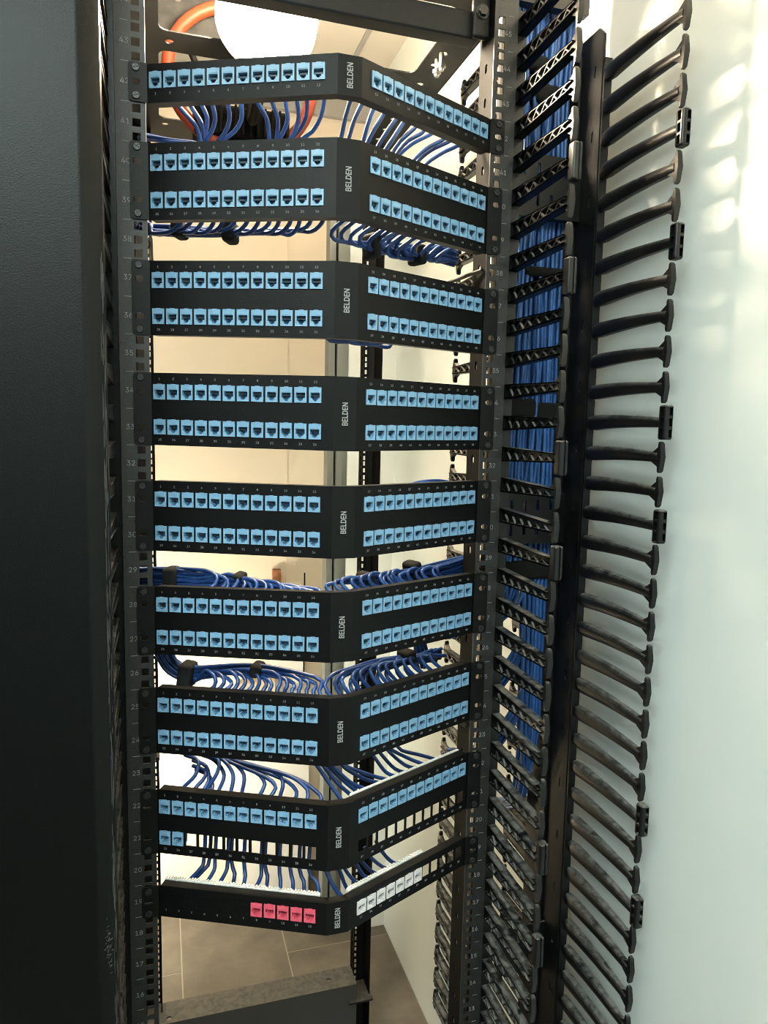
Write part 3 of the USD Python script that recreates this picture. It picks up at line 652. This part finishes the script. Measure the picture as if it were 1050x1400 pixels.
# above the sixth panel, right
st = []
for i in range(9):
    x = 462 + 11 * i; y = 822 - i * 1.6
    st.append([(x + 16, y, 0.03), (x - 4, y - 10 - i * .4, 0.036), (x - 16 + i * .6, y - 20 - i * .5, 0.042), (x - 4, y - 27 - i * .4, 0.048), (525 + 4 * i, 794 - 1.2 * i + (i % 3) * 3, 0.055), (580, 780 + (i % 5) * 4, 0.06), (632, 766 + (i * 5 % 9) * 2.6, 0.065), (650, 762 + (i * 5 % 9) * 2.6, 0.066)])
for i in range(8):
    x = 532 + 11 * i; y = 808 - i * 1.8
    st.append([(x + 14, y, 0.03), (x - 2, y - 8, 0.036), (x - 8, y - 18, 0.042), (x + 6, y - 26 + i * .6, 0.05), (600, 774 + (i % 6) * 4, 0.058), (634, 764 + i * 2.8, 0.064), (650, 760 + i * 2.8, 0.066)])
for i in range(12):
    k = (i * 7) % 12
    st.append([(470 + 4 * i, 812 - i, 0.045), (500 + 3 * i, 797 - .6 * i + k * .5, 0.062), (545, 783 + k * 1.7, 0.066), (590, 772 + k * 1.9, 0.070), (634, 762 + k * 2.0, 0.072), (652, 757 + k * 2.0, 0.073)])
bundle('strapped blue cable bundle fanning over the right wing of the sixth panel', st, [(500, 794, 0.016, 0.024, 0.15), (564, 782, 0.018, 0.032, 0.2)], 0.060)
# above the seventh panel, left
st = []
for i in range(16):
    x = 292 + 9.6 * i; s_ = i / 15
    pth = [(212 + 1.6 * i, 884, 0.06), (217 + 1.5 * i, 899, 0.06), (232 + i, 920 - 0.9 * i, 0.06), (262, 931 - 1.4 * i + (i % 2) * 3, 0.058), ((262 + x) / 2, 923 - 0.9 * i + (i % 3) * 2, 0.055), (x - 6, 917 + (i % 3) * 3 + 8 * s_ * s_, 0.048), (x + 5, 926 + (i % 3) * 2 + 10 * s_, 0.042)]
    pth += [(x + 2, 938 + 6 * s_, 0.036), (x - 16 + 22 * s_, 950 + 8 * s_, 0.030), (x - 24 + 30 * s_, 962 + 6 * s_, 0.026)]
    st.append(pth)
bundle('strapped blue cable bundle sweeping down above the left wing of the seventh panel', st, [(256, 922, 0.020, 0.034, -0.12), (352, 915, 0.016, 0.018, -0.15)], 0.056)
# above the seventh panel, right
st = []
for i in range(13):
    x = 452 + 11.5 * i; y = 962 - 4.0 * i
    st.append([(x + 14, y + 2, 0.026), (x + 2, y - 10, 0.030), (x - 8 + 1.5 * i * .3, y - 26 + i * .5, 0.036), (x + 2, y - 40 + i * 1.7, 0.044), (x + 26 - i * .8, y - 47 + i * 2.4, 0.05), (520 + 4 * i, 903 - i * .4 + (i % 3) * 3, 0.056), (572 + i, 896 + (i % 4) * 3, 0.06), (592 + i, 888 + (i % 4) * 3, 0.064)])
for i in range(10):
    x = 462 + 13 * i; y = 958 - 4.2 * i
    st.append([(x + 16, y + 2, 0.034), (x + 2, y - 12, 0.042), (x + 4, y - 30 + i * 1.2, 0.052), (x + 30 - i, y - 42 + i * 2.2, 0.060), (540 + 2 * i, 905 - i * .3, 0.066), (592 + i, 893 + (i % 4) * 3, 0.070)])
bundle('blue cable bundle fanning down over the right wing of the seventh panel', st, [(556, 897, 0.018, 0.020, 0.1)], 0.056)
st = [[(563 + 4 * i, 878, 0.07), (566 + 4 * i, 892, 0.07), (562 + 4.5 * i, 904, 0.07), (568 + 3 * i, 914, 0.068)] for i in range(5)]
bundle('short dark blue cable bunch hanging behind the right wing of the sixth panel', st, [], 0.07)
# at the left edge between the first and second panels
st = [[(190, 183 + 2.6 * i, 0.06), (205, 185 + 2.6 * i, 0.06), (232, 190 + 2.0 * i, 0.06), (262, 194 + 1.5 * i, 0.058), (285, 200, 0.05)] for i in range(3)]
bundle('three blue cables entering at the left edge above the second panel', st, [], 0.06)

# vertical trunks in the right manager
tr = thing('cable_bundle', 'thick trunk of blue cables running down inside the right cable manager', 'cable bundle')
for i in range(54):
    back = i >= 14; kx = (i if not back else (i - 14) % 20 + 0.5 * (i >= 34))
    x = (0.290 + 0.0068 * kx) if not back else 0.286 + 0.0051 * kx; y = (0.072 if not back else 0.083 + 0.006 * (i % 2) + 0.013 * (i >= 34)) + rng.uniform(-0.003, 0.003)
    bend = i in (2, 4, 7, 18)
    P = [(x + 0.02 * (min(z, 2.2) - 1.95) * (z > 1.95) * 2 + rng.uniform(-0.0022, 0.0022) + (0.012 * math.sin((z - 1.4) * 5) if bend else 0), y + rng.uniform(-0.002, 0.002), z) for z in np.arange(2.528, 1.20, -0.085)]
    if x > 0.345:
        for z in np.arange(1.20, 0.93, -0.06): P.append((x + 0.25 * (0.385 - x) * (1.2 - z) / 0.27, y + (1.2 - z) * 0.02, z))
        P += [(0.372 + rng.uniform(-0.006, 0.006), y + 0.02, 0.88), (0.376, y + 0.06, 0.80), (0.372, y + 0.20, 0.74), (0.366, y + 0.40, 0.71)]
    else:
        P += [(x - 0.006, y + 0.004, 1.19), (x - 0.020, y + 0.022, 1.155), (x - 0.036, y + 0.05, 1.125), (x - 0.05, y + 0.095, 1.10)]
    obj('cable', tube(P, 0.0031 if i < 14 else 0.0036, 7, step=0.02), VCABLE[i % 3], tr, smooth=True)
for zc, x0, x1, h in ((1.985, 0.288, 0.342, 0.022), (1.945, 0.322, 0.362, 0.026), (1.690, 0.318, 0.392, 0.016), (1.485, 0.290, 0.345, 0.030), (1.480, 0.347, 0.392, 0.030), (1.232, 0.300, 0.384, 0.030)):
    obj('strap', MB().add(rbox(x0, x1, 0.063, 0.096, zc - h / 2, zc + h / 2, 0.006)).get(), VELCRO, tr, smooth=35, label='black hook-and-loop strap')
for bi, (za, zb, xa, xb, lab) in enumerate(((1.10, 1.03, 0.362, 0.290, 'upper'), (1.00, 0.92, 0.362, 0.285, 'lower'))):
    b = thing('cable_bundle', f'{lab} of two blue cable branches leaving the trunk inside the right cable manager', 'cable bundle')
    for i in range(7):
        o = 0.0058 * i
        obj('cable', cable([(xa + 0.006, 0.088 + 0.003 * (i % 2), za + 0.06 - o), (xa - 0.008, 0.094, za + 0.02 - o), ((xa + xb) / 2, 0.105 + 0.003 * (i % 2), (za + zb) / 2 - o), (xb, 0.125, zb - o), (xb - 0.018, 0.19, zb - 0.03 - o)], 0.0031), VCABLE[i % 3], b, smooth=True)

# ================================================================== work lamp inside the rack top
c0 = pt(330, 108, 1, 0.46); bulb = pt(367, 18, 1, 0.205)
wl = thing('work_lamp', 'glaring round work lamp with an orange hoop frame in the top of the rack', 'lamp')
th = np.linspace(0, 2 * np.pi, 41)
R = 0.128
hoop = np.array([c0 + R * np.array([math.cos(a), 0.10 * math.sin(a), 0.99 * math.sin(a)]) for a in th])
obj('hoop', MB().add(*tube(hoop, 0.011, 10, False)).get(), ORANGE, wl, smooth=True, label='orange hoop guard')
m = MB().add(rbox(c0[0] - 0.085, c0[0] + 0.085, c0[1] - 0.025, c0[1] + 0.035, c0[2] - 0.112, c0[2] - 0.055, 0.008))
hs = obj('housing', m.get(), LAMPBODY, wl, smooth=30)
for i in range(13):
    x = c0[0] - 0.078 + 0.013 * i
    obj('cooling_fin', MB().box(x - 0.002, x + 0.002, c0[1] - 0.036, c0[1] - 0.024, c0[2] - 0.108, c0[2] - 0.060).get(), LAMPBODY, hs)
obj('stem', MB().add(*tube([c0 + [0.0, 0.0, -0.06], c0 + [0.02, -0.005, 0.0], bulb + [0, 0.20, -0.075], bulb + [0, 0.05, -0.070], bulb + [0, 0.0, -0.06]], 0.009, 8)).get(), LAMPBODY, wl, smooth=True)
g = trimesh.creation.icosphere(3, 0.074); g.vertices[:, 1] *= 0.55
obj('bulb', (g.vertices + bulb, g.faces), LAMPGLOW, wl, smooth=True, label='glowing white globe')
rf = m3.Manifold.sphere(0.0800, 40) - m3.Manifold.sphere(0.0765, 40)
rf = rf - m3.Manifold.cube((0.3, 0.2, 0.3), True).translate((0, -0.1 + 0.022, 0)) - m3.Manifold.cube((0.3, 0.3, 0.2), True).translate((0, 0, 0.1 + 0.040))
v, f, _ = meshkit.arrays(rf); obj('reflector', (v + bulb, f), LAMPBODY, wl, smooth=40, label='dished reflector behind the globe')
pl = Polygon([(-0.055, -0.045), (0.07, -0.045), (0.07, 0.09), (0.0, 0.09), (-0.04, 0.03)]).difference(unary_union([Point(-0.005, 0.03).buffer(0.008), Point(0.035, 0.012).buffer(0.006)]))
pc = pt(247, 22, 1, 0.50)
obj('bracket_plate', MB().poly(pl, 0.003, frame(pc, (1, 0, 0), (0, 0, 1), (0, -1, 0))).get(), GALV, wl, label='mottled grey metal bracket plate with holes')
obj('arm', MB().add(*tube([pc + [0.0, 0.004, -0.02], c0 + [-0.06, 0.045, 0.0], c0 + [-0.02, 0.02, -0.07]], 0.006, 8)).get(), LAMPBODY, wl, smooth=True)

# ================================================================== things in the room behind
tb = thing('cabinet', 'low white cabinet standing against the cream wall behind the rack', 'cabinet')
tz = pt(420, 948, 1, 1.31)[2]
obj('cabinet_body', MB().add(rbox(0.02, 0.248, 1.31, 1.455, FLOOR_Z, tz - 0.018, 0.003)).get(), WHITEP, tb, smooth=30)
obj('cabinet_door', MB().add(rbox(0.024, 0.244, 1.300, 1.3095, FLOOR_Z + 0.05, tz - 0.022, 0.002)).get(), WHITEP, tb, smooth=30)
obj('cabinet_top', MB().add(rbox(0.015, 0.250, 1.295, 1.458, tz - 0.018, tz, 0.003)).get(), WHITEP, tb, smooth=30)
bx_ = thing('carton', 'white box with printed black marks standing on the low white cabinet', 'box')
za, zb = tz, pt(420, 806, 1, 1.32)[2]
obj('box_body', MB().add(rbox(0.125, 0.232, 1.345, 1.44, za, zb, 0.003)).get(), WHITEP, bx_, smooth=30)
obj('box_edge', MB().box(0.124, 0.233, 1.3435, 1.3465, zb - 0.006, zb + 0.001).box(0.229, 0.2335, 1.3435, 1.3465, za + 0.03, zb + 0.05).get(), LAMPBODY, bx_, label='black edge strip')
q = MB()
for i, x in enumerate((0.185, 0.196, 0.203, 0.214)): q.box(x, x + 0.006, 1.3442, 1.3451, za + 0.05, za + 0.056)
obj('print_marks', q.get(), LAMPBODY, bx_, kind='stuff')
wb = pt(378, 790, 1, FAR_Y - 0.012)
o = obj('wood_block', MB().add(rbox(wb[0] - 0.014, wb[0] + 0.014, FAR_Y - 0.024, FAR_Y - 0.0005, wb[2] - 0.03, wb[2] + 0.03, 0.002)).get(), WOOD, smooth=30); tag(o, 'small brown wooden block fixed to the cream wall behind the rack', 'wood block')
rl = thing('paper_roll', 'beige paper roll lying on the low white cabinet', 'paper roll')
rc = pt(372, 940, 1, 1.26)
obj('roll_body', MB().add(trimesh.creation.annulus(0.012, 0.030, 0.07, sections=32), T=frame((rc[0] - 0.02, 1.328, tz + 0.030), (0, 1, 0), (0, 0, 1), (1, 0, 0))).get(), BEIGE, rl, smooth=30)
obj('core', MB().add(trimesh.creation.annulus(0.010, 0.012, 0.072, sections=24), T=frame((rc[0] - 0.02, 1.328, tz + 0.030), (0, 1, 0), (0, 0, 1), (1, 0, 0))).get(), WOOD, rl, smooth=30)
